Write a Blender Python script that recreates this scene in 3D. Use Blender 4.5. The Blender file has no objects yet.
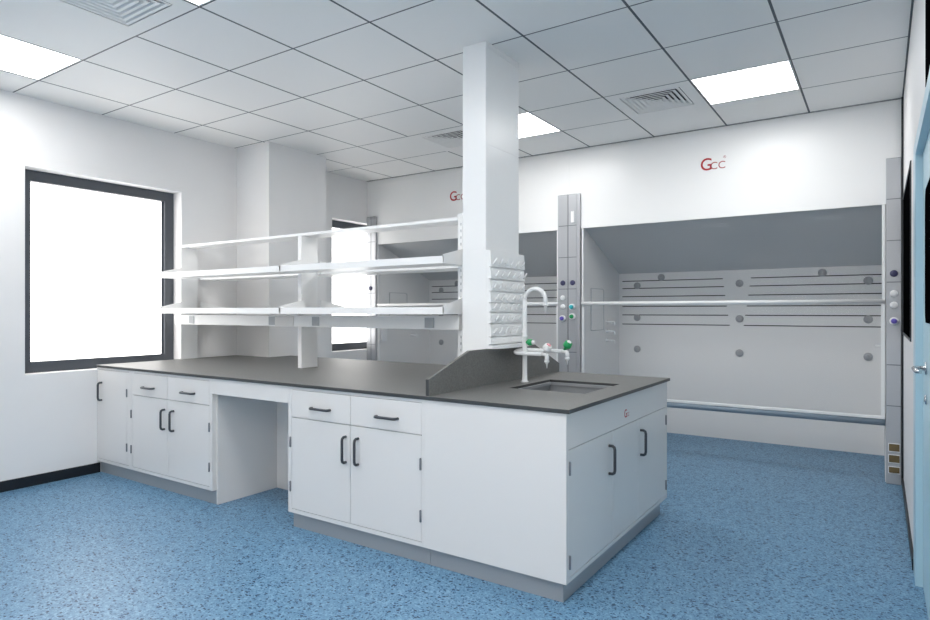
import bpy, bmesh, math
from mathutils import Vector, Matrix

# ------------------------------------------------------------------ camera, world, exposure
sc = bpy.context.scene
C = sc.collection
cam_data = bpy.data.cameras.new('camera')
cam_data.sensor_width = 36.0
cam_data.lens = 36.0 * 621.65 / 930.0
cam_data.shift_y = 1.07 / 930.0
cam_data.clip_start = 0.02
cam = bpy.data.objects.new('camera', cam_data)
cam.location = (0, 0, 1.254)
cam.rotation_euler = (math.pi / 2, 0, 0.5893)
C.objects.link(cam)
sc.camera = cam
sc.view_settings.view_transform = 'Standard'
sc.view_settings.look = 'None'
sc.view_settings.gamma = 1.0
sc.view_settings.use_curve_mapping = False
sc.view_settings.exposure = 0.57
sc.cycles.use_denoising = True
sc.cycles.max_bounces = 12
sc.cycles.diffuse_bounces = 6
sc.cycles.transparent_max_bounces = 16
sc.cycles.sample_clamp_indirect = 6.0

PANEL = 11.5          # brightness of the ceiling light panels
SKY = 3.0            # overcast white sky outside the windows
world = bpy.data.worlds.new('world')
sc.world = world
world.use_nodes = True
bg = world.node_tree.nodes['Background']
bg.inputs[0].default_value = (1.0, 0.985, 0.965, 1)
bg.inputs[1].default_value = SKY

# ------------------------------------------------------------------ measures (metres)
XL, XR = -5.064, 0.137          # left and right wall
YH = 5.489                      # hood front plane
YB, YF = 6.58, -3.2             # back wall, wall behind the camera
ZC = 2.7895                     # ceiling
GX, GY, T = -4.6581, 1.8647, 0.6   # ceiling grid


# ------------------------------------------------------------------ materials
def mat(name, col, rough=0.5, metal=0.0, spec=0.5, bump=0.0, bscale=200.0, mottle=0.0, mscale=6.0, coat=0.0):
    m = bpy.data.materials.new(name)
    m.use_nodes = True
    nt = m.node_tree
    b = nt.nodes['Principled BSDF']
    b.inputs['Base Color'].default_value = (*col, 1)
    b.inputs['Roughness'].default_value = rough
    b.inputs['Metallic'].default_value = metal
    b.inputs['Specular IOR Level'].default_value = spec
    b.inputs['Coat Weight'].default_value = coat
    tc = nt.nodes.new('ShaderNodeTexCoord')
    if mottle:
        n = nt.nodes.new('ShaderNodeTexNoise')
        n.inputs['Scale'].default_value = mscale
        n.inputs['Detail'].default_value = 4
        nt.links.new(tc.outputs['Object'], n.inputs['Vector'])
        r = nt.nodes.new('ShaderNodeValToRGB')
        r.color_ramp.elements[0].position = 0.3
        r.color_ramp.elements[1].position = 0.7
        r.color_ramp.elements[0].color = (*[c * (1 - mottle) for c in col], 1)
        r.color_ramp.elements[1].color = (*[min(1, c * (1 + mottle)) for c in col], 1)
        nt.links.new(n.outputs['Fac'], r.inputs['Fac'])
        nt.links.new(r.outputs['Color'], b.inputs['Base Color'])
    if bump:
        n2 = nt.nodes.new('ShaderNodeTexNoise')
        n2.inputs['Scale'].default_value = bscale
        nt.links.new(tc.outputs['Object'], n2.inputs['Vector'])
        bp = nt.nodes.new('ShaderNodeBump')
        bp.inputs['Strength'].default_value = bump
        bp.inputs['Distance'].default_value = 0.002
        nt.links.new(n2.outputs['Fac'], bp.inputs['Height'])
        nt.links.new(bp.outputs['Normal'], b.inputs['Normal'])
    return m


def emit(name, col, s):
    m = bpy.data.materials.new(name)
    m.use_nodes = True
    nt = m.node_tree
    nt.nodes.clear()
    e = nt.nodes.new('ShaderNodeEmission')
    e.inputs[0].default_value = (*col, 1)
    e.inputs[1].default_value = s
    o = nt.nodes.new('ShaderNodeOutputMaterial')
    nt.links.new(e.outputs[0], o.inputs[0])
    return m


def glass(name, tint=(1, 1, 1), refl=0.06):
    m = bpy.data.materials.new(name)
    m.use_nodes = True
    nt = m.node_tree
    nt.nodes.clear()
    t = nt.nodes.new('ShaderNodeBsdfTransparent')
    t.inputs[0].default_value = (*tint, 1)
    g = nt.nodes.new('ShaderNodeBsdfGlossy')
    g.inputs['Roughness'].default_value = 0.02
    mx = nt.nodes.new('ShaderNodeMixShader')
    mx.inputs[0].default_value = refl
    o = nt.nodes.new('ShaderNodeOutputMaterial')
    nt.links.new(t.outputs[0], mx.inputs[1])
    nt.links.new(g.outputs[0], mx.inputs[2])
    nt.links.new(mx.outputs[0], o.inputs[0])
    return m


def floor_mat():
    m = bpy.data.materials.new('chipped_blue_vinyl')
    m.use_nodes = True
    nt = m.node_tree
    b = nt.nodes['Principled BSDF']
    tc = nt.nodes.new('ShaderNodeTexCoord')

    def vor(scale, stretch, rot, thr, soft, off):
        mp = nt.nodes.new('ShaderNodeMapping')
        mp.inputs['Scale'].default_value = stretch
        mp.inputs['Rotation'].default_value = (0, 0, rot)
        mp.inputs['Location'].default_value = (off, off * 1.7, 0)
        nt.links.new(tc.outputs['Object'], mp.inputs[0])
        # break the cells up a little
        nz = nt.nodes.new('ShaderNodeTexNoise')
        nz.inputs['Scale'].default_value = 60
        nt.links.new(mp.outputs[0], nz.inputs['Vector'])
        mixv = nt.nodes.new('ShaderNodeMix')
        mixv.data_type = 'VECTOR'
        mixv.inputs[0].default_value = 0.012
        nt.links.new(mp.outputs[0], mixv.inputs[4])
        nt.links.new(nz.outputs['Color'], mixv.inputs[5])
        v = nt.nodes.new('ShaderNodeTexVoronoi')
        v.inputs['Scale'].default_value = scale
        v.voronoi_dimensions = '2D'
        nt.links.new(mixv.outputs[1], v.inputs['Vector'])
        sep = nt.nodes.new('ShaderNodeSeparateColor')
        nt.links.new(v.outputs['Color'], sep.inputs[0])
        # chip radius varies with the cell's random value
        rad = nt.nodes.new('ShaderNodeMapRange')
        rad.inputs['From Min'].default_value = thr
        rad.inputs['From Max'].default_value = 1.0
        rad.inputs['To Min'].default_value = 0.0
        rad.inputs['To Max'].default_value = 0.62
        nt.links.new(sep.outputs[0], rad.inputs['Value'])
        sub = nt.nodes.new('ShaderNodeMath')
        sub.operation = 'SUBTRACT'
        nt.links.new(rad.outputs[0], sub.inputs[0])
        nt.links.new(v.outputs['Distance'], sub.inputs[1])
        mr = nt.nodes.new('ShaderNodeMapRange')
        mr.inputs['From Min'].default_value = -soft
        mr.inputs['From Max'].default_value = soft
        nt.links.new(sub.outputs[0], mr.inputs['Value'])
        return mr.outputs[0]

    base = nt.nodes.new('ShaderNodeTexNoise')
    base.inputs['Scale'].default_value = 90
    base.inputs['Detail'].default_value = 3
    nt.links.new(tc.outputs['Object'], base.inputs['Vector'])
    ramp = nt.nodes.new('ShaderNodeValToRGB')
    ramp.color_ramp.elements[0].position = 0.35
    ramp.color_ramp.elements[0].color = (0.112, 0.240, 0.375, 1)
    ramp.color_ramp.elements[1].position = 0.65
    ramp.color_ramp.elements[1].color = (0.143, 0.290, 0.435, 1)
    nt.links.new(base.outputs['Fac'], ramp.inputs['Fac'])
    col = ramp.outputs['Color']
    for (sc_, st, rot, thr, c, off) in (
            (75, (1, 1.3, 1), 0.5, 0.25, (0.200, 0.360, 0.510), 3.1),
            (85, (1.4, 1, 1), 1.1, 0.62, (0.080, 0.185, 0.315), 9.3),
            (66, (1, 1.5, 1), 2.0, 0.78, (0.008, 0.038, 0.090), 5.7),
            (92, (1.3, 1, 1), 0.2, 0.74, (0.025, 0.090, 0.180), 14.2)):
        f = vor(sc_, st, rot, thr, 0.06, off)
        mx = nt.nodes.new('ShaderNodeMix')
        mx.data_type = 'RGBA'
        nt.links.new(f, mx.inputs[0])
        nt.links.new(col, mx.inputs[6])
        mx.inputs[7].default_value = (*c, 1)
        col = mx.outputs[2]
    nt.links.new(col, b.inputs['Base Color'])
    b.inputs['Roughness'].default_value = 0.42
    b.inputs['Specular IOR Level'].default_value = 0.45
    return m


def ceiling_mat():
    m = bpy.data.materials.new('grey_metal_ceiling_tile')
    m.use_nodes = True
    nt = m.node_tree
    b = nt.nodes['Principled BSDF']
    b.inputs['Roughness'].default_value = 0.55
    b.inputs['Specular IOR Level'].default_value = 0.3
    tc = nt.nodes.new('ShaderNodeTexCoord')
    sep = nt.nodes.new('ShaderNodeSeparateXYZ')
    nt.links.new(tc.outputs['Object'], sep.inputs[0])

    def M(op, a, b_=None):
        n = nt.nodes.new('ShaderNodeMath')
        n.operation = op
        for k, v in enumerate((a, b_)):
            if v is None:
                continue
            if isinstance(v, (int, float)):
                n.inputs[k].default_value = v
            else:
                nt.links.new(v, n.inputs[k])
        return n.outputs[0]

    def seam(o, g, w):
        s = M('ADD', M('SUBTRACT', o, g), T * 20 + T / 2)
        d = M('ABSOLUTE', M('SUBTRACT', M('MODULO', s, T), T / 2))
        return M('LESS_THAN', d, w)
    X, Y = sep.outputs[0], sep.outputs[1]
    sx = seam(X, GX, 0.0068)
    sy = seam(Y, GY, 0.0048)
    e1 = M('GREATER_THAN', X, XR - 0.010)
    e2 = M('GREATER_THAN', Y, YH - 0.012)
    al = M('MAXIMUM', M('MAXIMUM', sx, sy), M('MAXIMUM', e1, e2))
    mx = nt.nodes.new('ShaderNodeMix')
    mx.data_type = 'RGBA'
    nt.links.new(al, mx.inputs[0])
    mx.inputs[6].default_value = (0.90, 0.885, 0.86, 1)
    mx.inputs[7].default_value = (0.09, 0.10, 0.11, 1)
    nt.links.new(mx.outputs[2], b.inputs['Base Color'])
    return m


def worktop_mat():
    m = mat('grey_epoxy_worktop', (0.160, 0.160, 0.155), rough=0.5, spec=0.5, mottle=0.22, mscale=160)
    return m


M_ = {}
M_['wall'] = mat('white_wall_paint', (0.82, 0.81, 0.805), rough=0.55, spec=0.3, mottle=0.01, mscale=3)
M_['floor'] = floor_mat()
M_['ceiling'] = ceiling_mat()
M_['tile'] = mat('ceiling_tile_metal', (0.90, 0.885, 0.86), rough=0.55, spec=0.3)
M_['steel_white'] = mat('white_coated_steel', (0.88, 0.88, 0.875), rough=0.33, spec=0.5, bump=0.02, bscale=300)
M_['cab'] = mat('cabinet_light_grey_paint', (0.76, 0.742, 0.725), rough=0.20, spec=0.5)
M_['carcass'] = mat('cabinet_inside_grey', (0.30, 0.32, 0.34), rough=0.5)
M_['toe'] = mat('grey_toe_kick', (0.34, 0.36, 0.38), rough=0.42)
M_['handle'] = mat('dark_grey_handle', (0.045, 0.05, 0.06), rough=0.38)
M_['hinge'] = mat('grey_hinge_steel', (0.17, 0.18, 0.20), rough=0.4)
M_['frame'] = mat('anthracite_window_frame', (0.062, 0.070, 0.084), rough=0.42)
M_['black'] = mat('black_glossy_panel', (0.002, 0.002, 0.0025), rough=0.9, spec=0.0)
M_['base'] = mat('black_skirting', (0.008, 0.010, 0.014), rough=0.4)
M_['top'] = worktop_mat()
M_['edge'] = mat('worktop_edge', (0.05, 0.053, 0.055), rough=0.4)
M_['gap'] = mat('dark_recess', (0.02, 0.022, 0.025), rough=0.8)
M_['alu'] = mat('anodised_aluminium', (0.46, 0.47, 0.49), rough=0.38, metal=0.55)
M_['alu_dark'] = mat('aluminium_groove', (0.20, 0.21, 0.22), rough=0.4, metal=0.5)
M_['baffle'] = mat('hood_liner', (0.79, 0.78, 0.77), rough=0.45, spec=0.4)
M_['slant'] = mat('hood_upper_baffle_grey', (0.60, 0.60, 0.60), rough=0.42, spec=0.4)
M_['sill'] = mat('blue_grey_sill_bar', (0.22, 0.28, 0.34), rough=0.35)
M_['disc'] = mat('grey_fixing_disc', (0.38, 0.38, 0.39), rough=0.5)
M_['plastic'] = mat('white_plastic', (0.86, 0.86, 0.86), rough=0.3)
M_['tap'] = mat('white_epoxy_tap', (0.85, 0.855, 0.86), rough=0.22)
M_['green'] = mat('green_knob', (0.015, 0.34, 0.11), rough=0.3)
M_['cyan'] = mat('cyan_knob', (0.03, 0.46, 0.52), rough=0.3)
M_['navy'] = mat('navy_knob', (0.045, 0.045, 0.12), rough=0.3)
M_['purple'] = mat('purple_knob', (0.14, 0.10, 0.50), rough=0.3)
M_['pink'] = mat('pink_mark', (0.75, 0.32, 0.35), rough=0.4)
M_['brass'] = mat('bronze_socket', (0.16, 0.115, 0.05), rough=0.45, metal=0.3)
M_['sink'] = mat('grey_sink', (0.30, 0.31, 0.32), rough=0.35)
M_['door'] = mat('light_blue_door_paint', (0.48, 0.68, 0.76), rough=0.25)
M_['doorframe'] = mat('blue_door_frame', (0.44, 0.63, 0.72), rough=0.3)
M_['chrome'] = mat('satin_steel', (0.62, 0.64, 0.66), rough=0.25, metal=0.9)
M_['red'] = mat('logo_red', (0.42, 0.012, 0.02), rough=0.4)
M_['rose'] = mat('logo_rose_grey', (0.42, 0.10, 0.11), rough=0.4)
M_['light'] = emit('light_panel', (1.0, 0.995, 0.985), PANEL)
M_['glass'] = glass('window_glass', refl=0.04)
M_['sash'] = glass('sash_glass', (0.99, 0.99, 0.99), 0.002)
M_['socket'] = mat('socket_grey', (0.42, 0.44, 0.46), rough=0.45)


# ------------------------------------------------------------------ mesh helpers
class MB:
    def __init__(self):
        self.bm = bmesh.new()

    def box(self, x0, x1, y0, y1, z0, z1, bevel=0.0):
        x0, x1 = sorted((x0, x1)); y0, y1 = sorted((y0, y1)); z0, z1 = sorted((z0, z1))
        vs = [self.bm.verts.new(p) for p in ((x0, y0, z0), (x1, y0, z0), (x1, y1, z0), (x0, y1, z0),
                                             (x0, y0, z1), (x1, y0, z1), (x1, y1, z1), (x0, y1, z1))]
        fs = [self.bm.faces.new([vs[i] for i in f]) for f in
              ((0, 3, 2, 1), (4, 5, 6, 7), (0, 1, 5, 4), (1, 2, 6, 5), (2, 3, 7, 6), (3, 0, 4, 7))]
        if bevel:
            es = list({e for f in fs for e in f.edges})
            bmesh.ops.bevel(self.bm, geom=es, offset=bevel, segments=2, profile=0.6, affect='EDGES')
        return self

    def prism(self, pts, axis, a, b):
        """closed polygon pts (2D) extruded along axis from a to b"""
        def P(p, t):
            if axis == 'x': return (t, p[0], p[1])
            if axis == 'y': return (p[0], t, p[1])
            return (p[0], p[1], t)
        va = [self.bm.verts.new(P(p, a)) for p in pts]
        vb = [self.bm.verts.new(P(p, b)) for p in pts]
        n = len(pts)
        self.bm.faces.new(va[::-1]); self.bm.faces.new(vb)
        for i in range(n):
            self.bm.faces.new((va[i], va[(i + 1) % n], vb[(i + 1) % n], vb[i]))
        return self

    def tube(self, pts, r, seg=14, smooth=True):
        pts = [Vector(p) for p in pts]
        rr = r if isinstance(r, (list, tuple)) else [r] * len(pts)
        t0 = (pts[1] - pts[0]).normalized()
        up = Vector((0, 0, 1)) if abs(t0.z) < 0.9 else Vector((1, 0, 0))
        u = t0.cross(up).normalized()
        rings = []
        for i, p in enumerate(pts):
            if i == 0: t = pts[1] - pts[0]
            elif i == len(pts) - 1: t = pts[-1] - pts[-2]
            else: t = (pts[i + 1] - pts[i]).normalized() + (pts[i] - pts[i - 1]).normalized()
            t.normalize()
            u = (u - t * u.dot(t)).normalized()
            w = t.cross(u)
            rings.append([self.bm.verts.new(p + (u * math.cos(2 * math.pi * k / seg) + w * math.sin(2 * math.pi * k / seg)) * rr[i]) for k in range(seg)])
        for a, b in zip(rings, rings[1:]):
            for k in range(seg):
                f = self.bm.faces.new((a[k], a[(k + 1) % seg], b[(k + 1) % seg], b[k]))
                f.smooth = smooth
        self.bm.faces.new(rings[0][::-1]); self.bm.faces.new(rings[-1])
        return self

    def lathe(self, origin, axis, prof, seg=24):
        """prof: list of (distance along axis, radius)"""
        o = Vector(origin); ax = Vector(axis).normalized()
        self.tube([o + ax * d for d, r in prof], [max(r, 0.0004) for d, r in prof], seg)
        return self

    def quad(self, *ps):
        self.bm.faces.new([self.bm.verts.new(p) for p in ps])
        return self

    def build(self, name, material, parent=None, origin=None):
        if parent is not None:
            origin = root_origin(parent)
        elif origin is None:
            xs = [v.co for v in self.bm.verts]
            origin = Vector((sum(p.x for p in xs) / len(xs), sum(p.y for p in xs) / len(xs), min(p.z for p in xs)))
        origin = Vector(origin)
        bmesh.ops.recalc_face_normals(self.bm, faces=self.bm.faces)
        for v in self.bm.verts:
            v.co -= origin
        me = bpy.data.meshes.new(name)
        self.bm.to_mesh(me); self.bm.free()
        me.materials.append(material)
        o = bpy.data.objects.new(name, me)
        C.objects.link(o)
        if parent is not None:
            o.parent = parent
        else:
            o.location = origin
        return o


def root_origin(o):
    v = Vector(o.location)
    while o.parent is not None:
        o = o.parent
        v += Vector(o.location)
    return v


def tag(o, label=None, cat=None, group=None, kind=None):
    if label: o['label'] = label
    if cat: o['category'] = cat
    if group: o['group'] = group
    if kind: o['kind'] = kind
    return o


def thing(name, loc, label, cat, group=None):
    o = bpy.data.objects.new(name, None)
    o.location = loc
    o.empty_display_size = 0.1
    C.objects.link(o)
    return tag(o, label, cat, group)


def kids(o):
    return [c for c in C.objects if c.parent == o]


def copy_tree(o, parent=None):
    c = o.copy()
    C.objects.link(c)
    c.parent = parent
    for ch in kids(o):
        copy_tree(ch, c)
    return c


def arc(cx, cz, r, a0, a1, n, f):
    return [f(cx + r * math.cos(a0 + (a1 - a0) * i / n), cz + r * math.sin(a0 + (a1 - a0) * i / n)) for i in range(n + 1)]


def text_mesh(name, body, material, size, M, parent, ext=0.0008, sx=1.0, offset=0.0):
    cu = bpy.data.curves.new(name, 'FONT')
    cu.body = body
    cu.size = size
    cu.extrude = ext
    cu.offset = offset
    tmp = bpy.data.objects.new('tmp', cu)
    C.objects.link(tmp)
    bpy.context.view_layer.update()
    me = bpy.data.meshes.new_from_object(tmp.evaluated_get(bpy.context.evaluated_depsgraph_get()))
    C.objects.unlink(tmp)
    bpy.data.objects.remove(tmp)
    ro = root_origin(parent)
    me.transform(Matrix.Translation(-ro) @ M @ Matrix.Diagonal((sx, 1, 1, 1)))
    me.materials.clear()
    me.materials.append(material)
    o = bpy.data.objects.new(name, me)
    C.objects.link(o)
    o.parent = parent
    return o


# ================================================================== SETTING
XLo = XL - 0.17
st = lambda o: tag(o, kind='structure')
st(MB().box(XLo - 0.02, XR + 0.12, YF - 0.1, YB + 0.1, -0.06, 0).build('floor', M_['floor'], origin=(0, 0, 0)))
st(MB().box(XLo - 0.02, XR + 0.12, YF - 0.1, YB + 0.1, ZC + 0.075, ZC + 0.12).build('ceiling_slab', M_['gap'], origin=(0, 0, 0))).name = 'trim_3'

# ceiling: a skin of tiles with openings for the light panels and the diffusers
holes = {}
lights = [(0, -1), (3, -1), (6, -1), (3, 4), (6, 4), (6, -3), (3, -5), (6, -5)]  # the last ones, over and behind the camera, are added fill lights
vents = [(2, -1), (2, 4), (5, 4)]
for ij in lights: holes[ij] = (0.004, 0.004)
VC = 0.235
mb = MB()
cx0, cx1, cy0, cy1 = XLo, XR + 0.1, YF - 0.05, YH + 0.02
xs = sorted({cx0, cx1} | {GX + T * i for i in range(-1, 9) if cx0 < GX + T * i < cx1})
ys = sorted({cy0, cy1} | {GY + T * j for j in range(-9, 8) if cy0 < GY + T * j < cy1})
for xa, xb in zip(xs, xs[1:]):
    for ya, yb in zip(ys, ys[1:]):
        i = round((xa - GX) / T) if xa > cx0 else -1
        j = round((ya - GY) / T) if ya > cy0 else -99
        if (i, j) in lights:
            continue
        if (i, j) in vents:
            mx_, my_ = (xa + xb) / 2, (ya + yb) / 2
            mb.box(xa, mx_ - VC, ya, yb, ZC, ZC + 0.02); mb.box(mx_ + VC, xb, ya, yb, ZC, ZC + 0.02)
            mb.box(mx_ - VC, mx_ + VC, ya, my_ - VC, ZC, ZC + 0.02); mb.box(mx_ - VC, mx_ + VC, my_ + VC, yb, ZC, ZC + 0.02)
            continue
        mb.box(xa, xb, ya, yb, ZC, ZC + 0.02)
st(mb.build('ceiling', M_['ceiling'], origin=(0, 0, 0)))

# left wall with two window openings, and the pier that stands out of it
W1 = (1.938, 3.130); W2 = (4.918, 5.80); WZ = (0.800, 2.290)
mb = MB()
mb.box(XLo, XL, YF, W1[0], 0, ZC)
mb.box(XLo, XL, W1[1], W2[0], 0, ZC)
mb.box(XLo, XL, W2[1], YB, 0, ZC)
for a, b in (W1, W2):
    mb.box(XLo, XL, a, b, 0, WZ[0]); mb.box(XLo, XL, a, b, WZ[1], ZC)
mb.box(XL - 0.01, -4.600, 3.690, 4.385, 0, ZC)
st(mb.build('wall_left', M_['wall'], origin=(XL, 0, 0)))
# right wall with the doorway
D0, D1, DZ = 2.35, 3.70, 2.04
mb = MB()
mb.box(XR, XR + 0.1, YF, D0, 0, ZC); mb.box(XR, XR + 0.1, D1, YB, 0, ZC); mb.box(XR, XR + 0.1, D0, D1, DZ, ZC)
st(mb.build('wall_right', M_['wall'], origin=(XR, 0, 0)))
st(MB().box(XLo, XR + 0.1, YB, YB + 0.08, 0, ZC + 0.05).build('wall_back', M_['wall']))
mb = MB()
FW = (-2.6, -0.2, 1.10, 2.50)          # added window behind the camera, out of view, lets in frontal fill light
mb.box(XLo, FW[0], YF - 0.12, YF, 0, ZC + .05); mb.box(FW[1], XR + 0.1, YF - 0.12, YF, 0, ZC + .05)
mb.box(FW[0], FW[1], YF - 0.12, YF, 0, FW[2]); mb.box(FW[0], FW[1], YF - 0.12, YF, FW[3], ZC + .05)
st(mb.build('wall_front', M_['wall']))
st(MB().box(XL, XL + 0.012, YF, 2.447, 0, 0.075, 0.002).build('baseboard_left', M_['base']))
mb = MB(); mb.box(XR - 0.010, XR, D1 + 0.002, 5.4885, 0, 0.055); mb.box(XR - 0.010, XR, YF, D0 - 0.002, 0, 0.055)
st(mb.build('baseboard_right', M_['base'], origin=(XR, 0, 0)))
st(MB().box(XR - 0.013, XR, 5.445, 5.4885, 0.056, ZC - 0.002).build('trim_1', M_['base']))


def window(name, y0, y1, z0, z1, mid=False):
    w = 0.08; xf = XL - 0.12
    r = st(thing(name, (xf, (y0 + y1) / 2, z0), None, None))
    mb = MB()
    mb.box(xf - 0.05, xf, y0, y0 + w, z0, z1); mb.box(xf - 0.05, xf, y1 - w, y1, z0, z1)
    mb.box(xf - 0.05, xf, y0 + w, y1 - w, z0, z0 + w); mb.box(xf - 0.05, xf, y0 + w, y1 - w, z1 - w, z1)
    g = 0.012   # inner bead
    mb.box(xf - 0.04, xf - 0.028, y0 + w, y0 + w + g, z0 + w, z1 - w); mb.box(xf - 0.04, xf - 0.028, y1 - w - g, y1 - w, z0 + w, z1 - w)
    mb.build('window_frame', M_['frame'], r)
    MB().box(xf - 0.037, xf - 0.031, y0 + w, y1 - w, z0 + w, z1 - w).build('pane', M_['glass'], r)
    return r


window('window_1', W1[0], W1[1], *WZ)
window('window_2', W2[0], W2[1], *WZ)

w_fill = st(thing('fill_window', ((FW[0] + FW[1]) / 2, YF - .1, FW[2]), None, None))  # unseen, added to light the room from the front
mb = MB()
for k in range(4):
    xx = FW[0] + (FW[1] - FW[0] - .06) * k / 3
    mb.box(xx, xx + .06, YF - .115, YF - .06, FW[2], FW[3])
    if k < 3:
        x2 = FW[0] + (FW[1] - FW[0] - .06) * (k + 1) / 3
        mb.box(xx + .06, x2, YF - .115, YF - .06, FW[2], FW[2] + .06); mb.box(xx + .06, x2, YF - .115, YF - .06, FW[3] - .06, FW[3])
mb.build('window_frame', M_['frame'], w_fill)
MB().box(FW[0] + .01, FW[1] - .01, YF - .092, YF - .086, FW[2] + .01, FW[3] - .01).build('pane', M_['glass'], w_fill)

# black window on the right wall and black transom over the door
r = st(thing('window_3', (XR, 4.7, 1.09), None, None))
mb = MB(); mb.box(XR - 0.006, XR, 4.08, 5.40, 1.09, 1.105); mb.box(XR - 0.006, XR, 4.08, 5.40, 2.043, 2.058)
mb.box(XR - 0.006, XR, 4.08, 4.095, 1.105, 2.043); mb.build('window_frame', M_['base'], r)
MB().box(XR - 0.003, XR, 4.095, 5.40, 1.105, 2.043).build('pane', M_['black'], r)
r = st(thing('window_4', (XR, 2.3, 2.06), None, None))
MB().box(XR - 0.004, XR, 1.7, 2.765, 2.055, 2.66).build('pane', M_['black'], r)

# blue door
r = st(thing('door_1', (XR, D1, 0), None, None))
mb = MB()
mb.box(XR - 0.005, XR + 0.06, D1 - 0.20, D1, 0, DZ); mb.box(XR - 0.005, XR + 0.06, D0, D0 + 0.10, 0, DZ)
mb.box(XR - 0.005, XR + 0.06, D0 + 0.10, D1 - 0.20, DZ - 0.07, DZ)
mb.build('door_frame', M_['doorframe'], r)
LX = 0.160
leaf = MB().box(LX, LX + 0.04, D0 + 0.103, D1 - 0.203, 0.006, DZ - 0.073).build('door_leaf', M_['door'], r)
# vision panel with rounded corners
gy0, gy1, gz0, gz1, rr = 2.55, 3.28, 1.205, 1.765, 0.06
pts = []
for (cy_, cz_, a) in ((gy1 - rr, gz1 - rr, 0), (gy0 + rr, gz1 - rr, 90), (gy0 + rr, gz0 + rr, 180), (gy1 - rr, gz0 + rr, 270)):
    for k in range(7):
        t = math.radians(a + 15 * k)
        pts.append((cy_ + rr * math.cos(t), cz_ + rr * math.sin(t)))
MB().prism(pts, 'x', LX - 0.004, LX - 0.0005).build('vision_panel', M_['black'], leaf)
hx, hy, hz = 0.116, 3.22, 1.015
mb = MB()
mb.lathe((LX - 0.0005, hy, hz), (-1, 0, 0), [(0, 0.026), (0.006, 0.026), (0.0062, 0.009), (0.03, 0.009)])
mb.tube([(LX - 0.02, hy, hz), (hx + 0.012, hy, hz), (hx, hy - 0.012, hz), (hx, hy - 0.06, hz), (hx + 0.002, hy - 0.15, hz), (hx + 0.016, hy - 0.165, hz)], 0.0095)
mb.build('door_handle', M_['chrome'], leaf)
MB().lathe((LX - 0.0005, hy, hz - 0.13), (-1, 0, 0), [(0, 0.02), (0.006, 0.02), (0.0062, 0.012), (0.009, 0.010)]).build('lock_cylinder', M_['chrome'], leaf)


# ------------------------------------------------------------------ ceiling fittings
def light_at(i, j):
    return (GX + T * (i + .5), GY + T * (j + .5), ZC)


l0 = thing('ceiling_light', light_at(6, 4), 'square white light panel in the ceiling above the right fume hood', 'ceiling light', 'ceiling light panels')
x, y, z = l0.location
h = T / 2 - 0.004
mb = MB()
mb.box(x - h, x + h, y - h, y - h + 0.010, z, z + 0.03); mb.box(x - h, x + h, y + h - 0.010, y + h, z, z + 0.03)
mb.box(x - h, x - h + 0.010, y - h + 0.01, y + h - 0.01, z, z + 0.03); mb.box(x + h - 0.010, x + h, y - h + 0.01, y + h - 0.01, z, z + 0.03)
mb.build('light_frame', M_['plastic'], l0)
MB().box(x - h + 0.010, x + h - 0.010, y - h + 0.010, y + h - 0.010, z + 0.002, z + 0.02).build('light_diffuser', M_['light'], l0)
LL = {(3, 4): 'square white light panel partly hidden behind the tall white column',
      (0, -1): 'square white light panel at the left edge, above the large window',
      (3, -1): 'square white light panel cut off by the top edge, left of the column',
      (6, -1): 'square white light panel overhead, in the row nearest the camera on the right',
      (6, -3): 'square white fill light panel added out of view right above the camera',
      (3, -5): 'square white fill light panel added out of view behind the camera in the middle row',
      (6, -5): 'square white fill light panel added out of view behind the camera on the door side'}
for ij, lb in LL.items():
    c = copy_tree(l0)
    c.location = light_at(*ij)
    c['label'] = lb


def build_vent(loc, label, ex):
    v = thing('ceiling_vent', loc, label, 'ceiling vent', 'square ceiling air diffusers')
    x, y, z = loc
    MB().box(x - VC + .002, x + VC - .002, y - VC + .002, y + VC - .002, z + 0.045, z + 0.05).build('backing', M_['gap'], v)
    mb = MB()
    a = VC - 0.001; b = 0.212
    for (x0, x1, y0, y1) in ((-a, a, -a, -b), (-a, a, b, a), (-a, -b, -b, b), (b, a, -b, b)):
        mb.box(x + x0, x + x1, y + y0, y + y1, z - 0.001, z + 0.012)
    px0, px1, py0_, py1_ = x + ex[0], x + ex[1], y + ex[2], y + ex[3]
    for (x0, x1, y0, y1) in ((px0, x - b, py0_, py1_), (x + b, px1, py0_, py1_), (x - b, x + b, py0_, y - b), (x - b, x + b, y + b, py1_)):
        mb.box(x0, x1, y0, y1, z - 0.0016, z - 0.0002)
    mb.build('vent_frame', M_['tile'], v)
    for k in range(6):
        ro = 0.206 - k * 0.034
        steps = [(ro, 0.0), (ro - .017, 0.0), (max(ro - .040, .001), .023)]
        mb = MB()
        q = lambda rad, zz: [(x - rad, y - rad, z + zz), (x + rad, y - rad, z + zz), (x + rad, y + rad, z + zz), (x - rad, y + rad, z + zz)]
        for dz in (0.0, 0.0014):
            for (r0, h0), (r1, h1) in zip(steps, steps[1:]):
                for t in range(4):
                    mb.quad(q(r0, h0 + dz)[t], q(r0, h0 + dz)[(t + 1) % 4], q(r1, h1 + dz)[(t + 1) % 4], q(r1, h1 + dz)[t])
        lv = mb.build('louvre', M_['tile'], v)
        lv.data.materials.append(M_['gap'])          # dark inside of the blades
        for f in lv.data.polygons:
            if f.index >= 8: f.material_index = 1
    return v


for (i, j), lb, ex in (((5, 4), 'square ceiling air diffuser left of the light panel over the right fume hood', (-.293, .293, -.294, .310)),
                       ((2, 4), 'square ceiling air diffuser just left of the tall white column', (-.308, .293, -.294, .310)),
                       ((2, -1), 'square ceiling air diffuser cut off by the top left edge', (-.308, .293, -.294, .294))):
    build_vent((GX + T * (i + .5), GY + T * (j + .5), ZC), lb, ex)

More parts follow.
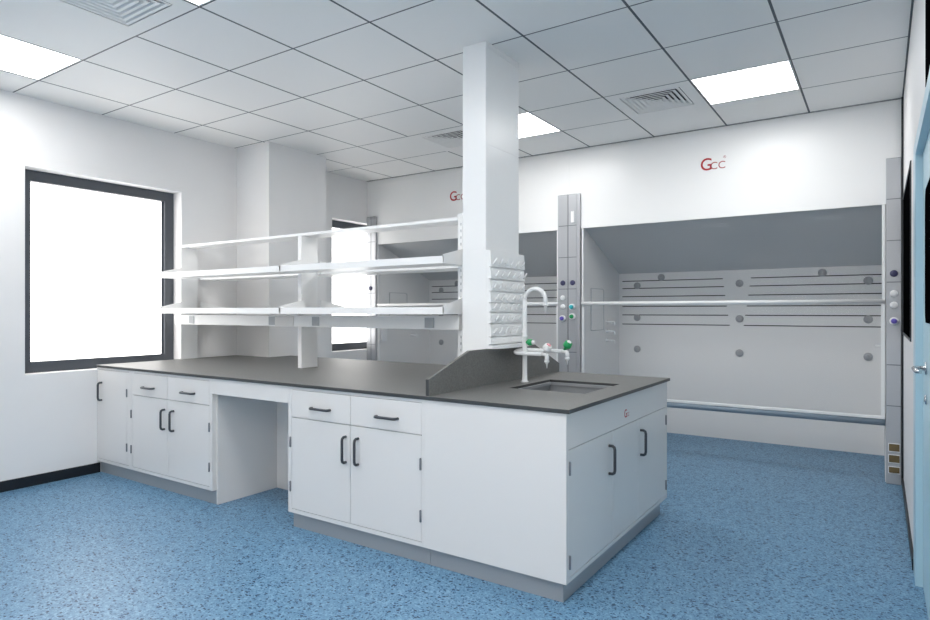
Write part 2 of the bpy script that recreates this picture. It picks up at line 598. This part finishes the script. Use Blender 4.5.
# ================================================================== ISLAND BENCH
YF0, YF1, YK = 2.428, 2.446, 2.458        # door face, carcass face, toe kick
ZB, ZT, ZW = 0.092, 0.819, 0.837          # body bottom, body top, worktop top
XE = -1.107                               # end face
YO = 3.920


def handle_v(x, z0, z1, parent, axis='y'):
    """vertical D pull on a face looking to -Y (axis y) or +X (axis x); x is then the y position"""
    d = 0.030; r = 0.0075
    prof = [(0, z0), (d * .6, z0), (d * .9, z0 + .006), (d, z0 + 0.018), (d, (z0 + z1) / 2), (d, z1 - 0.018), (d * .9, z1 - .006), (d * .6, z1), (0, z1)]
    if axis == 'y': pts = [(x, YF0 - 0.0005 - a, b) for a, b in prof]
    else: pts = [(XE + 0.0005 + a, x, b) for a, b in prof]
    return MB().tube(pts, r, 12).build('door_pull', M_['handle'], parent)


def handle_h(x0, x1, z, parent):
    d = 0.026; r = 0.0075
    prof = [(0, x0), (d * .6, x0), (d * .9, x0 + .006), (d, x0 + 0.018), (d, (x0 + x1) / 2), (d, x1 - 0.018), (d * .9, x1 - .006), (d * .6, x1), (0, x1)]
    return MB().tube([(b, YF0 - 0.0005 - a, z) for a, b in prof], r, 12).build('drawer_pull', M_['handle'], parent)


def hinge(x, z, parent, axis='y'):
    hh = 0.030
    if axis == 'y':
        mb = MB().lathe((x, YF0 - 0.003, z - hh), (0, 0, 1), [(0, .003), (.002, .0055), (2 * hh - .002, .0055), (2 * hh, .003)], 10)
    else:
        mb = MB().lathe((XE + 0.003, x, z - hh), (0, 0, 1), [(0, .003), (.002, .0055), (2 * hh - .002, .0055), (2 * hh, .003)], 10)
    return mb.build('hinge', M_['hinge'], parent)


def door_panel(x0, x1, z0, z1, parent, name='door'):
    return MB().box(x0, x1, YF0, YF1 - 0.001, z0, z1, 0.0015).build(name, M_['cab'], parent)


def body(x0, x1, yback, parent, stiles=(0.012, 0.012), face=True):
    """open-front style carcass: dark inside face, light outer skins, frame around the doors"""
    mb = MB()
    mb.box(x0 + 0.018, x1 - 0.018, YF1, yback - 0.01, ZB + 0.02, ZT - 0.018)
    mb.build('carcass_inside', M_['carcass'], parent)
    mb = MB()
    mb.box(x0, x0 + 0.0178, YF1, yback, ZB, ZT); mb.box(x1 - 0.0178, x1, YF1, yback, ZB, ZT)
    mb.box(x0 + .0178, x1 - .0178, YF1, yback, ZB, ZB + 0.0198); mb.box(x0 + .0178, x1 - .0178, YF1, yback, ZT - 0.0178, ZT)
    mb.box(x0 + .0178, x1 - .0178, yback - 0.0098, yback, ZB + .0198, ZT - .0178)
    # face frame
    mb.box(x0, x0 + stiles[0], YF0, YF1, ZB, ZT); mb.box(x1 - stiles[1], x1, YF0, YF1, ZB, ZT)
    mb.box(x0 + stiles[0], x1 - stiles[1], YF0, YF1, ZB, ZB + 0.022)
    mb.box(x0 + stiles[0], x1 - stiles[1], YF0, YF1, ZT - 0.016, ZT)
    mb.build('carcass', M_['cab'], parent)


G = 0.0015   # half gap
ZD0, ZD1, ZR0, ZR1 = ZB + 0.0245, 0.640, 0.644, ZT - 0.0185

# A: narrow single-door cabinet against the left wall
a0, a1 = XL + 0.001, -4.5835
A = thing('base_cabinet', ((a0 + a1) / 2, 2.6, 0), 'narrow white base cabinet with one full-height door against the left wall', 'cabinet', 'base cabinets of the island bench')
body(a0, a1, 3.68, A)
d = door_panel(a0 + .012 + G, a1 - .040, ZD0, ZR1, A)
door_panel(a1 - .038, a1 - .012 - G, ZD0, ZR1, A, 'filler_strip')
handle_v(-4.990, 0.569, 0.703, d); hinge(-4.6235, 0.649, d); hinge(-4.6235, 0.247, d)
MB().box(a0, a1, YK, 3.60, 0.0, ZB - .0005).build('toe_kick', M_['toe'], A)

# B: two drawers over two doors, left of the knee space
b0, b1 = -4.5825, -3.584
B = thing('base_cabinet', ((b0 + b1) / 2, 2.6, 0), 'white base cabinet with two drawers and two doors left of the open knee space', 'cabinet', 'base cabinets of the island bench')
body(b0, b1, YO, B, (0.036, 0.030))
xm = -4.092
for (x0, x1, hx0, px, hgx) in ((b0 + .036 + G, xm - G, -4.395, -4.130, -4.5635), (xm + G, b1 - .030 - G, -3.912, -4.020, -3.6145)):
    dr = door_panel(x0, x1, ZR0, ZR1, B, 'drawer_front')
    handle_h(hx0, hx0 + 0.135, 0.707, dr)
    d = door_panel(x0, x1, ZD0, ZD1, B)
    handle_v(px, 0.435, 0.570, d); hinge(hgx, 0.501, d); hinge(hgx, 0.243, d)
MB().box(b0, b1, YK, 3.87, 0.0, ZB - .0005).build('toe_kick', M_['toe'], B)

# knee space: apron under the worktop, side liner and back panel
k0, k1 = -3.583, -2.858
K = thing('knee_space_panel', ((k0 + k1) / 2, 2.93, 0), 'plain white apron and back panel around the open knee space', 'desk panel')
MB().box(k0, k1, YF0, YF1, 0.720, ZT).build('apron', M_['cab'], K)
MB().box(k0, k1, 2.93, 2.948, 0.0, ZT).build('back_panel', M_['cab'], K)
MB().box(k0, k0 + .016, YK, 2.929, 0.0, ZT - .001).build('side_panel', M_['cab'], K)
MB().box(k0 + .017, k1, YF1 + .001, 2.929, 0.80, ZT - .001).build('underside', M_['cab'], K)

# C: two drawers over two doors, right of the knee space
c0, c1 = -2.857, -1.8665
Cc = thing('base_cabinet', ((c0 + c1) / 2, 2.6, 0), 'white base cabinet with two drawers and two doors right of the open knee space', 'cabinet', 'base cabinets of the island bench')
body(c0, c1, YO, Cc, (0.030, 0.012))
xm = -2.363
for (x0, x1, hx0, px, hgx) in ((c0 + .030 + G, xm - G, -2.655, -2.395, -2.836), (xm + G, c1 - .012 - G, -2.172, -2.305, -1.886)):
    dr = door_panel(x0, x1, ZR0, ZR1, Cc, 'drawer_front')
    handle_h(hx0, hx0 + 0.140, 0.709, dr)
    d = door_panel(x0, x1, ZD0, ZD1, Cc)
    handle_v(px, 0.440, 0.577, d); hinge(hgx, 0.499, d); hinge(hgx, 0.243, d)
MB().box(c0 + .012, c1 + .018, YK, 3.87, 0.0, ZB - .0005).build('toe_kick', M_['toe'], Cc)

# D: sink cabinet closing the end of the bench
d0 = -1.8655
D = thing('sink_cabinet', (-1.49, 3.2, 0), 'white sink cabinet at the bench end with plain side and doors facing right', 'cabinet')
mb = MB()
mb.box(d0, XE - 0.019, YF0 + .0002, YF0 + 0.018, ZB, ZT); mb.box(d0, XE - 0.019, YO - 0.018, YO, ZB, ZT)
mb.box(d0, d0 + .017, YF0 + 0.018, YO - 0.018, ZB, ZT)
mb.box(d0 + .017, XE - 0.019, YF0 + 0.018, YO - 0.018, ZB, ZB + .018)
# face frame on the end
mb.box(XE - 0.019, XE, YF0 + .0002, YF0 + 0.021, ZB, ZT); mb.box(XE - 0.019, XE, YO - 0.021, YO, ZB, ZT)
mb.box(XE - 0.019, XE, YF0 + .021, YO - .021, ZB, ZB + .020)
mb.box(XE - 0.019, XE, YF0 + .021, YO - .021, 0.662, ZT)
mb.build('carcass', M_['cab'], D)
MB().box(XE - 0.040, XE - 0.0195, YF0 + .02, YO - .02, ZB + .021, 0.70).build('carcass_inside', M_['carcass'], D)
for (y0, y1, hy_, gy_) in ((YF0 + .021 + G, 2.980, 2.925, YF0 + 0.030), (3.366, YO - .021 - G, 3.405, YO - 0.030)):
    d = MB().box(XE - 0.018, XE, y0, y1, ZB + .0225, 0.6585, 0.0012).build('door', M_['cab'], D)
    handle_v(hy_, 0.458, 0.594, d, 'x'); hinge(gy_, 0.580, d, 'x'); hinge(gy_, 0.178, d, 'x')
MB().box(XE - 0.018, XE, 2.9822, 3.3638, ZB + .0225, 0.6585, 0.0012).build('middle_panel', M_['cab'], D)
MB().box(d0 + .019, -1.135, YK, 3.87, 0.0, ZB - .0005).build('toe_kick', M_['toe'], D)
Rx = Matrix(((0, 0, 1, 0), (1, 0, 0, 0), (0, 1, 0, 0), (0, 0, 0, 1)))      # text plane facing +X
text_mesh('logo_letter', 'G', M_['red'], 0.060, Matrix.Translation((XE + .0006, 3.143, 0.699)) @ Rx, D, 0.0003, offset=0.0006)
text_mesh('logo_letters', 'CC', M_['rose'], 0.030, Matrix.Translation((XE + .0006, 3.178, 0.7005)) @ Rx, D, 0.0003)

# worktop with sink cut-out and notch around the pier
W = thing('worktop', (-3.1, 3.2, ZT), 'long dark grey speckled worktop over the white island cabinets', 'worktop')
X0, X1, Y0, Y1 = XL + 0.001, -1.0916, 2.4205, 3.935
sx0, sx1, sy0, sy1 = -1.677, -1.239, 2.938, 3.442
bm = bmesh.new()
gx = [X0, -4.598, sx0, sx1, X1]
gy = [Y0, sy0, sy1, 3.688, Y1]
skip = {(0, 3), (2, 1)}
vt = {}
def gv(i, j):
    if (i, j) not in vt: vt[(i, j)] = bm.verts.new((gx[i], gy[j], ZT + .0002))
    return vt[(i, j)]
for i in range(4):
    for j in range(4):
        if (i, j) not in skip:
            bm.faces.new((gv(i, j), gv(i + 1, j), gv(i + 1, j + 1), gv(i, j + 1)))
ex = bmesh.ops.extrude_face_region(bm, geom=list(bm.faces))
bmesh.ops.translate(bm, verts=[g for g in ex['geom'] if isinstance(g, bmesh.types.BMVert)], vec=(0, 0, ZW - ZT - .0002))
bmesh.ops.recalc_face_normals(bm, faces=bm.faces)
sharp = [e for e in bm.edges if len(e.link_faces) == 2 and e.calc_face_angle() > 1 and e.verts[0].co.z > ZT + .01 and e.verts[1].co.z > ZT + .01]
bmesh.ops.bevel(bm, geom=sharp, offset=0.0018, segments=2, profile=.6, affect='EDGES')
mb = MB(); mb.bm.free(); mb.bm = bm
slab = mb.build('slab', M_['top'], W)
slab.data.materials.append(M_['edge'])
for p in slab.data.polygons:
    if abs(p.normal.z) < 0.3: p.material_index = 1
pr = [(Y0 + .012, ZW), (Y0 + .012, 0.918), (2.80, 1.040), (3.56, 1.040), (3.922, 0.895), (3.922, ZW)]
sp = MB().prism([(a, b + .0004 if b == ZW else b) for a, b in pr], 'x', -1.858, -1.840).build('splash_panel', M_['top'], W)
sp.data.materials.append(M_['edge'])
for p in sp.data.polygons:
    if p.normal.y < -0.9: p.material_index = 1

# sink
S = thing('laboratory_sink', ((sx0 + sx1) / 2, (sy0 + sy1) / 2, 0.62), 'grey rectangular sink sunk into the worktop in front of the white tap', 'sink')
mb = MB()
t_ = 0.012
zb = 0.665
mb.box(sx0 - t_, sx1 + t_, sy0 - t_, sy1 + t_, zb - t_, zb)
mb.box(sx0 - t_, sx0 - .0002, sy0 - t_, sy1 + t_, zb, ZT - .0002); mb.box(sx1 + .0002, sx1 + t_, sy0 - t_, sy1 + t_, zb, ZT - .0002)
mb.box(sx0 - .0002, sx1 + .0002, sy0 - t_, sy0 - .0002, zb, ZT - .0002); mb.box(sx0 - .0002, sx1 + .0002, sy1 + .0002, sy1 + t_, zb, ZT - .0002)
mb.build('basin', M_['sink'], S)
mb = MB()
rr0, rr1 = 0.0, 0.014
mb.box(sx0 + .0002, sx1 - .0002, sy0 + .0002, sy0 + rr1, ZT - .012, ZT + .004); mb.box(sx0 + .0002, sx1 - .0002, sy1 - rr1, sy1 - .0002, ZT - .012, ZT + .004)
mb.box(sx0 + .0002, sx0 + rr1, sy0 + rr1, sy1 - rr1, ZT - .012, ZT + .004); mb.box(sx1 - rr1, sx1 - .0002, sy0 + rr1, sy1 - rr1, ZT - .012, ZT + .004)
mb.build('rim', M_['alu'], S)
MB().lathe(((sx0 + sx1) / 2, (sy0 + sy1) / 2, zb), (0, 0, 1), [(0, .034), (.004, .034), (.0041, .024), (.006, .022)]).build('drain', M_['chrome'], S)

# tap
fx, fy = -1.739, 3.233
F = thing('laboratory_tap', (fx, fy, ZW), 'white swan-neck laboratory tap with two side outlets beside the sink', 'tap')
R = 0.0125
mb = MB()
mb.lathe((fx, fy, ZW), (0, 0, 1), [(0, .024), (.006, .024), (.009, .0165), (.05, .0145), (.155, .014), (.16, .017), (.19, .017), (.195, .0145), (.26, .0145), (.262, .017), (.275, .017), (.277, .0135), (.40, .013), (.485, R)])
mb.build('pillar', M_['tap'], F)
ra = 0.068
za = 1.316
pts = arc(fx + ra, za, ra, math.pi, 0, 18, lambda a, b: (a, fy, b))
pts = [(fx, fy, ZW + .480)] + pts + [(fx + 2 * ra, fy, za - 0.02)]
sp_ = MB().tube(pts, R).build('spout', M_['tap'], F)
MB().lathe((fx + 2 * ra, fy, za - 0.020), (0, 0, -1), [(0, .0145), (.012, .0145), (.016, .009), (.024, .009), (.026, .006), (.05, .0045)], 16).build('nozzle', M_['plastic'], sp_)
# two-arm manifold round the pillar
zm = 1.008
ya, yb_ = fy - 0.045, fy + 0.035
zb_ = zm + 0.016
loop = [(fx + 0.160, ya, zm), (fx - 0.015, ya, zm)] + [(fx - 0.015 - 0.040 * math.sin(t), fy - .005 - 0.040 * math.cos(t), zm + .008 - .008 * math.cos(t)) for t in [math.pi * k / 10 for k in range(1, 10)]] + [(fx - 0.015, yb_, zb_), (fx + 0.250, yb_, zb_)]
mf = MB().tube(loop, 0.0115).build('manifold', M_['tap'], F)


def outlet(x, y, knob_mat, cap_mat, zm):
    mb = MB()
    mb.tube([(x - .03, y, zm), (x - .008, y, zm), (x, y, zm - .004), (x + .003, y, zm - .014), (x + .003, y, zm - .035)], .0125)
    mb.lathe((x + .003, y, zm - .034), (0, 0, -1), [(0, .015), (.010, .015), (.013, .009), (.018, .0085), (.020, .0055), (.044, .0035)], 14)
    o = mb.build('outlet', M_['tap'], F)
    k = MB().lathe((x - .012, y, zm + .008), (.55, -.15, .82), [(0, .011), (.020, .011), (.022, .023), (.030, .026), (.052, .023), (.056, .019)], 8).build('valve_knob', knob_mat, F)
    MB().lathe(Vector((x - .012, y, zm + .008)) + Vector((.55, -.15, .82))  .normalized() * .0565, (.55, -.15, .82), [(0, .014), (.004, .012), (.005, .004)], 14).build('knob_cap', cap_mat, k)
    return o


outlet(fx + 0.163, ya, M_['plastic'], M_['pink'], zm)
outlet(fx + 0.252, yb_, M_['green'], M_['plastic'], zb_)
k = MB().lathe((fx + .004, fy, zm + .062), (1, 0, .05), [(0, .010), (.018, .010), (.019, .018), (.024, .021), (.044, .018), (.046, .016)], 8).build('valve_knob', M_['green'], F)
MB().lathe((fx + .0505, fy, zm + .064), (1, 0, -.1), [(0, .014), (.010, .013), (.014, .008)], 14).build('knob_cap', M_['plastic'], k)

# column, with the cladding box below
CO = thing('service_column', (-1.94, 3.19, ZW), 'tall square white column rising from the worktop to the ceiling', 'column')
cxa, cxb, cya, cyb = -2.022, -1.863, 2.998, 3.385
MB().box(cxa + .001, cxb, cya + .001, cyb, 1.6015, ZC - .0005, 0.002).build('upper_cladding', M_['steel_white'], CO)
mb = MB()
e = 0.0015
mb.box(cxb, cxb + e, cya + .012, cyb - .012, 2.205, 2.745, .0005)
mb.box(cxb, cxb + e, cya + .012, cyb - .012, 1.622, 2.182, .0005)
mb.build('side_panels', M_['steel_white'], CO)
MB().box(cxb, cxb + .003, cya + .001, cyb, 2.755, ZC - .002).build('top_trim', M_['steel_white'], CO)
MB().box(cxa, -1.8585, cya, 3.400, ZW + .0005, 1.601, 0.0015).build('lower_cladding', M_['steel_white'], CO)
MB().box(-1.8583, -1.8415, cya, 3.400, 1.042, 1.601, 0.0012).build('cladding_front', M_['steel_white'], CO)

# peg rack
P = thing('peg_drying_rack', (-1.84, 3.2, 1.05), 'white peg board drying rack with drip tray on the column', 'drying rack')
py0, py1 = 2.999, 3.399
mb = MB()
zr = [1.598, 1.503, 1.434, 1.365, 1.300, 1.246, 1.182, 1.106, 1.062]
for z1, z0 in zip(zr, zr[1:]):
    mb.prism([(-1.8413, z0 + .004), (-1.8413, z1), (-1.833, z1), (-1.827, z0 + .007), (-1.827, z0 + .004)], 'y', py0, py1)
mb.build('stepped_board', M_['steel_white'], P)
npeg = 6
for ri, (z1, z0) in enumerate(zip(zr[:-1], zr[1:-1])):
    for k in range(npeg):
        yy = py0 + .035 + (py1 - py0 - .07) * k / (npeg - 1) + (0.018 if ri % 2 else -0.008)
        xx = -1.827
        zc_ = z0 + .018
        MB().tube([(xx, yy, zc_), (xx + .008, yy, zc_ + .010), (xx + .013, yy + .012, zc_ + .030), (xx + .014, yy + .014, zc_ + .034)], [.0055, .005, .0045, .003], 10).build('peg', M_['plastic'], P)
mb = MB()
tx = [(-1.8405, 2.975)] + [(-1.8405 + .072 * math.sin(math.radians(a)) ** .6, 3.2 - .225 * math.cos(math.radians(a))) for a in range(15, 180, 15)] + [(-1.8405, 3.425)]
mb.prism(tx, 'z', 1.0415, 1.060)
mb.build('drip_tray', M_['plastic'], P)

# ------------------------------------------------------------------ reagent rack
RK = thing('reagent_rack', (-3.55, 3.2, ZW), 'white two-sided reagent shelf rack standing along the middle of the bench', 'shelf rack')
ux = [(-5.063, -5.030), (-3.548, -3.510), (-2.128, -2.094)]
UY0, UY1 = 3.105, 3.262
for a, b in ux:
    u = MB().box(a, b, UY0, UY1, ZW + .0005, 1.802 if b < -2.2 else 1.845, 0.0015).build('upright', M_['steel_white'], RK)
    for k in range(22):
        z = 0.93 + k * 0.04
        if 1.13 < z < 1.28 or 1.52 < z < 1.58: continue
        if b > -2.2: MB().box((a + b) / 2 + .004, (a + b) / 2 + .008, UY0 - .0004, UY0 + .001, z, z + .016).build('slot', M_['hinge'], u)
MB().box(-5.062, -2.1285, UY0 - .003, UY1 + .003, 1.8025, 1.822, 0.002).build('top_shelf', M_['steel_white'], RK)
for (xa, xb) in ((-5.000, -3.486), (-3.480, -2.079)):
    for side in (-1, 1):
        for zz in (1.2355, 1.5290):
            yi, yo = (UY0 - .0035, 2.885) if side < 0 else (UY1 + .0035, 3.525)
            mb = MB()
            mb.box(xa, xb, yi, yo, zz, zz + .006)
            t = .014 if side < 0 else -.014
            mb.box(xa, xb, yo, yo + t * .3, zz + .006, zz + .042)      # front lip
            mb.box(xa, xb, yi, yi + (-.003 if side < 0 else .003), zz + .006, zz + .020)
            sh = mb.build('shelf', M_['steel_white'], RK)
            for xe in (xa, xb - .004):
                MB().prism([(yo, zz + .0065), (yo, zz + .050), (yi, zz + .100), (yi, zz + .0065)], 'x', xe, xe + .004).build('end_bracket', M_['steel_white'], sh)
# cable trunking with sockets
rw = MB().box(-5.061, -2.094, UY0 - .040, UY0 - .0005, 1.141, 1.2215, 0.002).build('cable_trunking', M_['steel_white'], RK)
MB().box(-5.061, -2.094, UY1 + .0005, UY1 + .040, 1.141, 1.2215, 0.002).build('cable_trunking', M_['steel_white'], RK)
for xs_ in (-4.81, -3.785, -3.317, -2.312):
    s = MB().box(xs_ - .036, xs_ + .036, UY0 - .044, UY0 - .0403, 1.150, 1.213, .001).build('socket_plate', M_['socket'], rw)
MB().box(-3.75, -3.545, UY0 - .0435, UY0 - .0403, 1.144, 1.219, .001).build('cover_plate', M_['cab'], rw)

# ================================================================== FUME HOODS
HZ = 2.035
Ry = Matrix(((1, 0, 0, 0), (0, 0, -1, 0), (0, 1, 0, 0), (0, 0, 0, 1)))      # text plane facing -Y


def fume_hood(ox0, ox1, fx0, fx1, label, logo_x, posts_gap=0.0):
    """ox: clear opening, fx: fascia extent"""
    H = thing('fume_hood', ((ox0 + ox1) / 2, YH, 0), label, 'fume hood', 'walk-in fume hoods along the back')
    fa = MB().box(fx0, fx1, YH, YH + .02, HZ, ZC - .0005, .001).build('fascia', M_['steel_white'], H)
    MB().box(ox0, ox1, YH + .0205, YH + .045, HZ + .001, HZ + .025).build('fascia_return', M_['slant'], H)
    for (x0, x1) in ((ox0 - .018, ox0), (ox1, ox1 + .018)):
        MB().box(x0, x1, YH + .0205, 6.500, 0, 2.3).build('side_wall', M_['baffle'], H)
    # rear baffle with real slots
    mb = MB()
    ZS = [1.115, 1.213, 1.303, 1.408, 1.495, 1.573]
    yb0, yb1 = 6.500, 6.512
    zz = 0.0
    for k, s in enumerate(ZS):
        mb.box(ox0, ox1, yb0, yb1, zz, s - .0045)
        sl = (1.573 - s) * .14 + 0.0
        mid0, mid1 = ox0 + (ox1 - ox0) * .443 + sl, ox0 + (ox1 - ox0) * .550 - sl
        mb.box(ox0, ox0 + .030, yb0, yb1, s - .0045, s + .0045)
        mb.box(mid0, mid1, yb0, yb1, s - .0045, s + .0045)
        mb.box(ox1 - .020, ox1, yb0, yb1, s - .0045, s + .0045)
        zz = s + .0045
    mb.box(ox0, ox1, yb0, yb1, zz, 1.660)
    mb.build('rear_baffle', M_['baffle'], H)
    MB().box(ox0, ox1, 6.54, 6.55, 0.9, 1.7).build('plenum_back', M_['gap'], H)
    # sloping upper baffle
    MB().prism([(YH + .050, HZ + .012), (6.498, 1.654), (6.498, 1.666), (YH + .050, HZ + .024)], 'x', ox0 + .0005, ox1 - .0005).build('sloping_baffle', M_['slant'], H)
    MB().box(ox0, ox1, YH + .021, 6.55, 2.301, 2.31).build('hood_top', M_['gap'], H)
    # fixing discs
    w = ox1 - ox0
    for (u, z) in ((.083, 1.523), (.083, 1.184), (.083, .852), (.190, 1.604), (.508, 1.523), (.508, 1.180), (.508, .847), (.803, 1.603), (.950, 1.521), (.950, 1.181), (.950, .854)):
        dd = MB().lathe((ox0 + w * u, 6.4995, z), (0, -1, 0), [(0, .036), (.008, .036), (.010, .030), (.011, .018), (.018, .015)], 20).build('fixing_disc', M_['disc'], H)
    # access panel and outlets on the left side wall
    x = ox0 + .0005
    MB().box(x, x + .004, 5.70, 6.03, 1.065, 1.475, .0018).build('access_panel', M_['baffle'], H)
    o_ = []
    ed = [(5.70, 1.065), (6.03, 1.065), (6.03, 1.455), (6.01, 1.475), (5.70, 1.475), (5.70, 1.065)]
    MB().tube([(x + .005, a, b) for a, b in ed], .0035, 6).build('panel_edge', M_['socket'], H)
    for z in (1.142, 1.048, .956):
        mb = MB()
        mb.lathe((x, 6.12, z), (1, 0, 0), [(0, .022), (.006, .022), (.007, .010), (.035, .009), (.045, .013), (.060, .013)], 14)
        mb.tube([(x + .050, 6.12, z), (x + .085, 6.12, z), (x + .092, 6.12, z - .01), (x + .092, 6.12, z - .035)], [.009, .008, .007, .005], 10)
        mb.build('gas_outlet', M_['tap'], H)
    x2 = ox1 - .0005
    MB().lathe((x2, 5.75, .985), (-1, 0, 0), [(0, .020), (.006, .020), (.007, .010), (.06, .009), (.062, .005)], 14).build('gas_outlet', M_['tap'], H)
    # sashes
    for (z0, z1, nm, yy, tw) in ((1.335, HZ - .001, 'upper_sash', YH + .0215 - .002, .014), (.4845, 1.315, 'lower_sash', YH + .004, .020)):
        mb = MB()
        y0, y1 = (YH - .0, YH + .018) if nm == 'lower_sash' else (YH + .0, YH + .018)
        mb.box(ox0, ox0 + tw, y0, y1, z0, z1 - .0005); mb.box(ox1 - tw - .006, ox1, y0, y1, z0, z1 - .0005)
        mb.build(nm + '_frame', M_['steel_white'], H)
        MB().box(ox0 + tw, ox1 - tw - .006, YH + .006, YH + .011, z0, z1 - .0005).build(nm + '_glass', M_['sash'], H)
    MB().tube([(ox0 + .001, YH - .002, 1.325), (ox1 - .001, YH - .002, 1.325)], .0165, 16).build('sash_rail', M_['steel_white'], H)
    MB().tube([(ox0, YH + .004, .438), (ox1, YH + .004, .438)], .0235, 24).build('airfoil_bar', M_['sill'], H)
    MB().box(ox0, ox1, YH - .006, YH + .020, .4625, .484, .004).build('sash_bottom_rail', M_['steel_white'], H)
    # writing on the fascia
    text_mesh('logo_letter', 'G', M_['red'], 0.145, Matrix.Translation((logo_x, YH - .0012, 2.441)) @ Ry, fa, 0.0006, sx=.95, offset=0.0010)
    text_mesh('logo_letters', 'CC', M_['rose'], 0.088, Matrix.Translation((logo_x + .080, YH - .0012, 2.4425)) @ Ry, fa, 0.0006)
    text_mesh('logo_mark', '®', M_['rose'], 0.030, Matrix.Translation((logo_x + .185, YH - .0012, 2.525)) @ Ry, fa, 0.0004)
    return H


hB = fume_hood(-2.343, 0.028, -2.468, XR - .0005, 'large fume hood on the right with a wide unobstructed front and red letter sign', -1.272)
hA = fume_hood(-4.905, -2.581, XL + .0005, -2.4685, 'large fume hood on the left, seen behind the reagent shelves and the column', -3.870)
# small white box on the side wall of the left hood
MB().box(-4.9045, -4.875, 5.53, 5.63, .90, 1.05, .002).build('side_box', M_['plastic'], hA)


def knob(x, z, m, parent, r=.025, collar=False):
    k = MB()
    y = 5.4595
    if collar:
        c = MB().lathe((x, y, z), (0, -1, 0), [(0, r), (.020, r), (.022, r - .003)], 20).build('knob_collar', M_['plastic'], parent)
        k.lathe((x, y - .0225, z), (0, -1, 0), [(0, r * .72), (.018, r * .62), (.020, r * .4)], 8)
    else:
        k.lathe((x, y, z), (0, -1, 0), [(0, r), (.006, r), (.012, r * .85), (.014, r * .4)], 20)
    return k.build('control_knob', m, parent)


def post(x0, x1, panels, label, seams):
    p = thing('hood_control_post', ((x0 + x1) / 2, 5.47, 0), label, 'control post', 'aluminium control posts beside the fume hoods')
    mb = MB(); mb.box(x0, x1, 5.464, 5.4885, 0.0, 2.363, .001)
    mb.build('post_body', M_['alu'], p)
    MB().box(panels[0][0], panels[-1][1], 5.4632, 5.4639, 0.0, 2.363).build('groove_backing', M_['alu_dark'], p)
    for (a, b) in panels:
        zs = [0.0] + seams + [2.363]
        mb = MB()
        for z0, z1 in zip(zs, zs[1:]):
            mb.box(a, b, 5.460, 5.4631, z0 + .0035, z1 - .0035, .0006)
        mb.build('front_panel', M_['alu'], p)
    return p


seams = [.567, .864, 1.464, 1.765, 2.066]
pR = post(.033, .1235, [(.036, .1215)], 'aluminium control post in the right corner with three bronze sockets near the floor', seams)
for z, m in ((1.526, 'navy'), (1.381, 'plastic'), (1.298, 'plastic')):
    knob(.080, z, M_[m], pR)
knob(.080, 1.182, M_['purple'], pR, .028, True)
for (z0, z1) in ((.236, .298), (.155, .217), (.079, .131)):
    f = MB().box(.046, .118, 5.4555, 5.4598, z0, z1, .001).build('power_socket', M_['plastic'], pR)
    MB().box(.050, .114, 5.4525, 5.4553, z0 + .005, z1 - .005, .001).build('socket_face', M_['brass'], f)
pM = post(-2.5785, -2.352, [(-2.570, -2.477), (-2.467, -2.386)], 'wide aluminium control post between the two fume hoods, with coloured knobs', seams)
for x, z, m, c in ((-2.524, 1.522, 'navy', 0), (-2.424, 1.522, 'navy', 0), (-2.524, 1.380, 'plastic', 0), (-2.524, 1.295, 'plastic', 0)):
    knob(x, z, M_[m], pM)
for x, z, m in ((-2.426, 1.293, 'cyan'), (-2.524, 1.184, 'purple'), (-2.424, 1.203, 'green')):
    knob(x, z, M_[m], pM, .030, True)
MB().box(-2.440, -2.405, 5.452, 5.4597, 2.09, 2.20, .006).build('indicator_lamp', M_['plastic'], pM)
pL = post(-5.050, -4.908, [(-5.040, -4.985), (-4.975, -4.918)], 'aluminium control post in the left corner beside the small window', seams)
for z, m in ((1.522, 'navy'),):
    knob(-4.985, z, M_[m], pL)
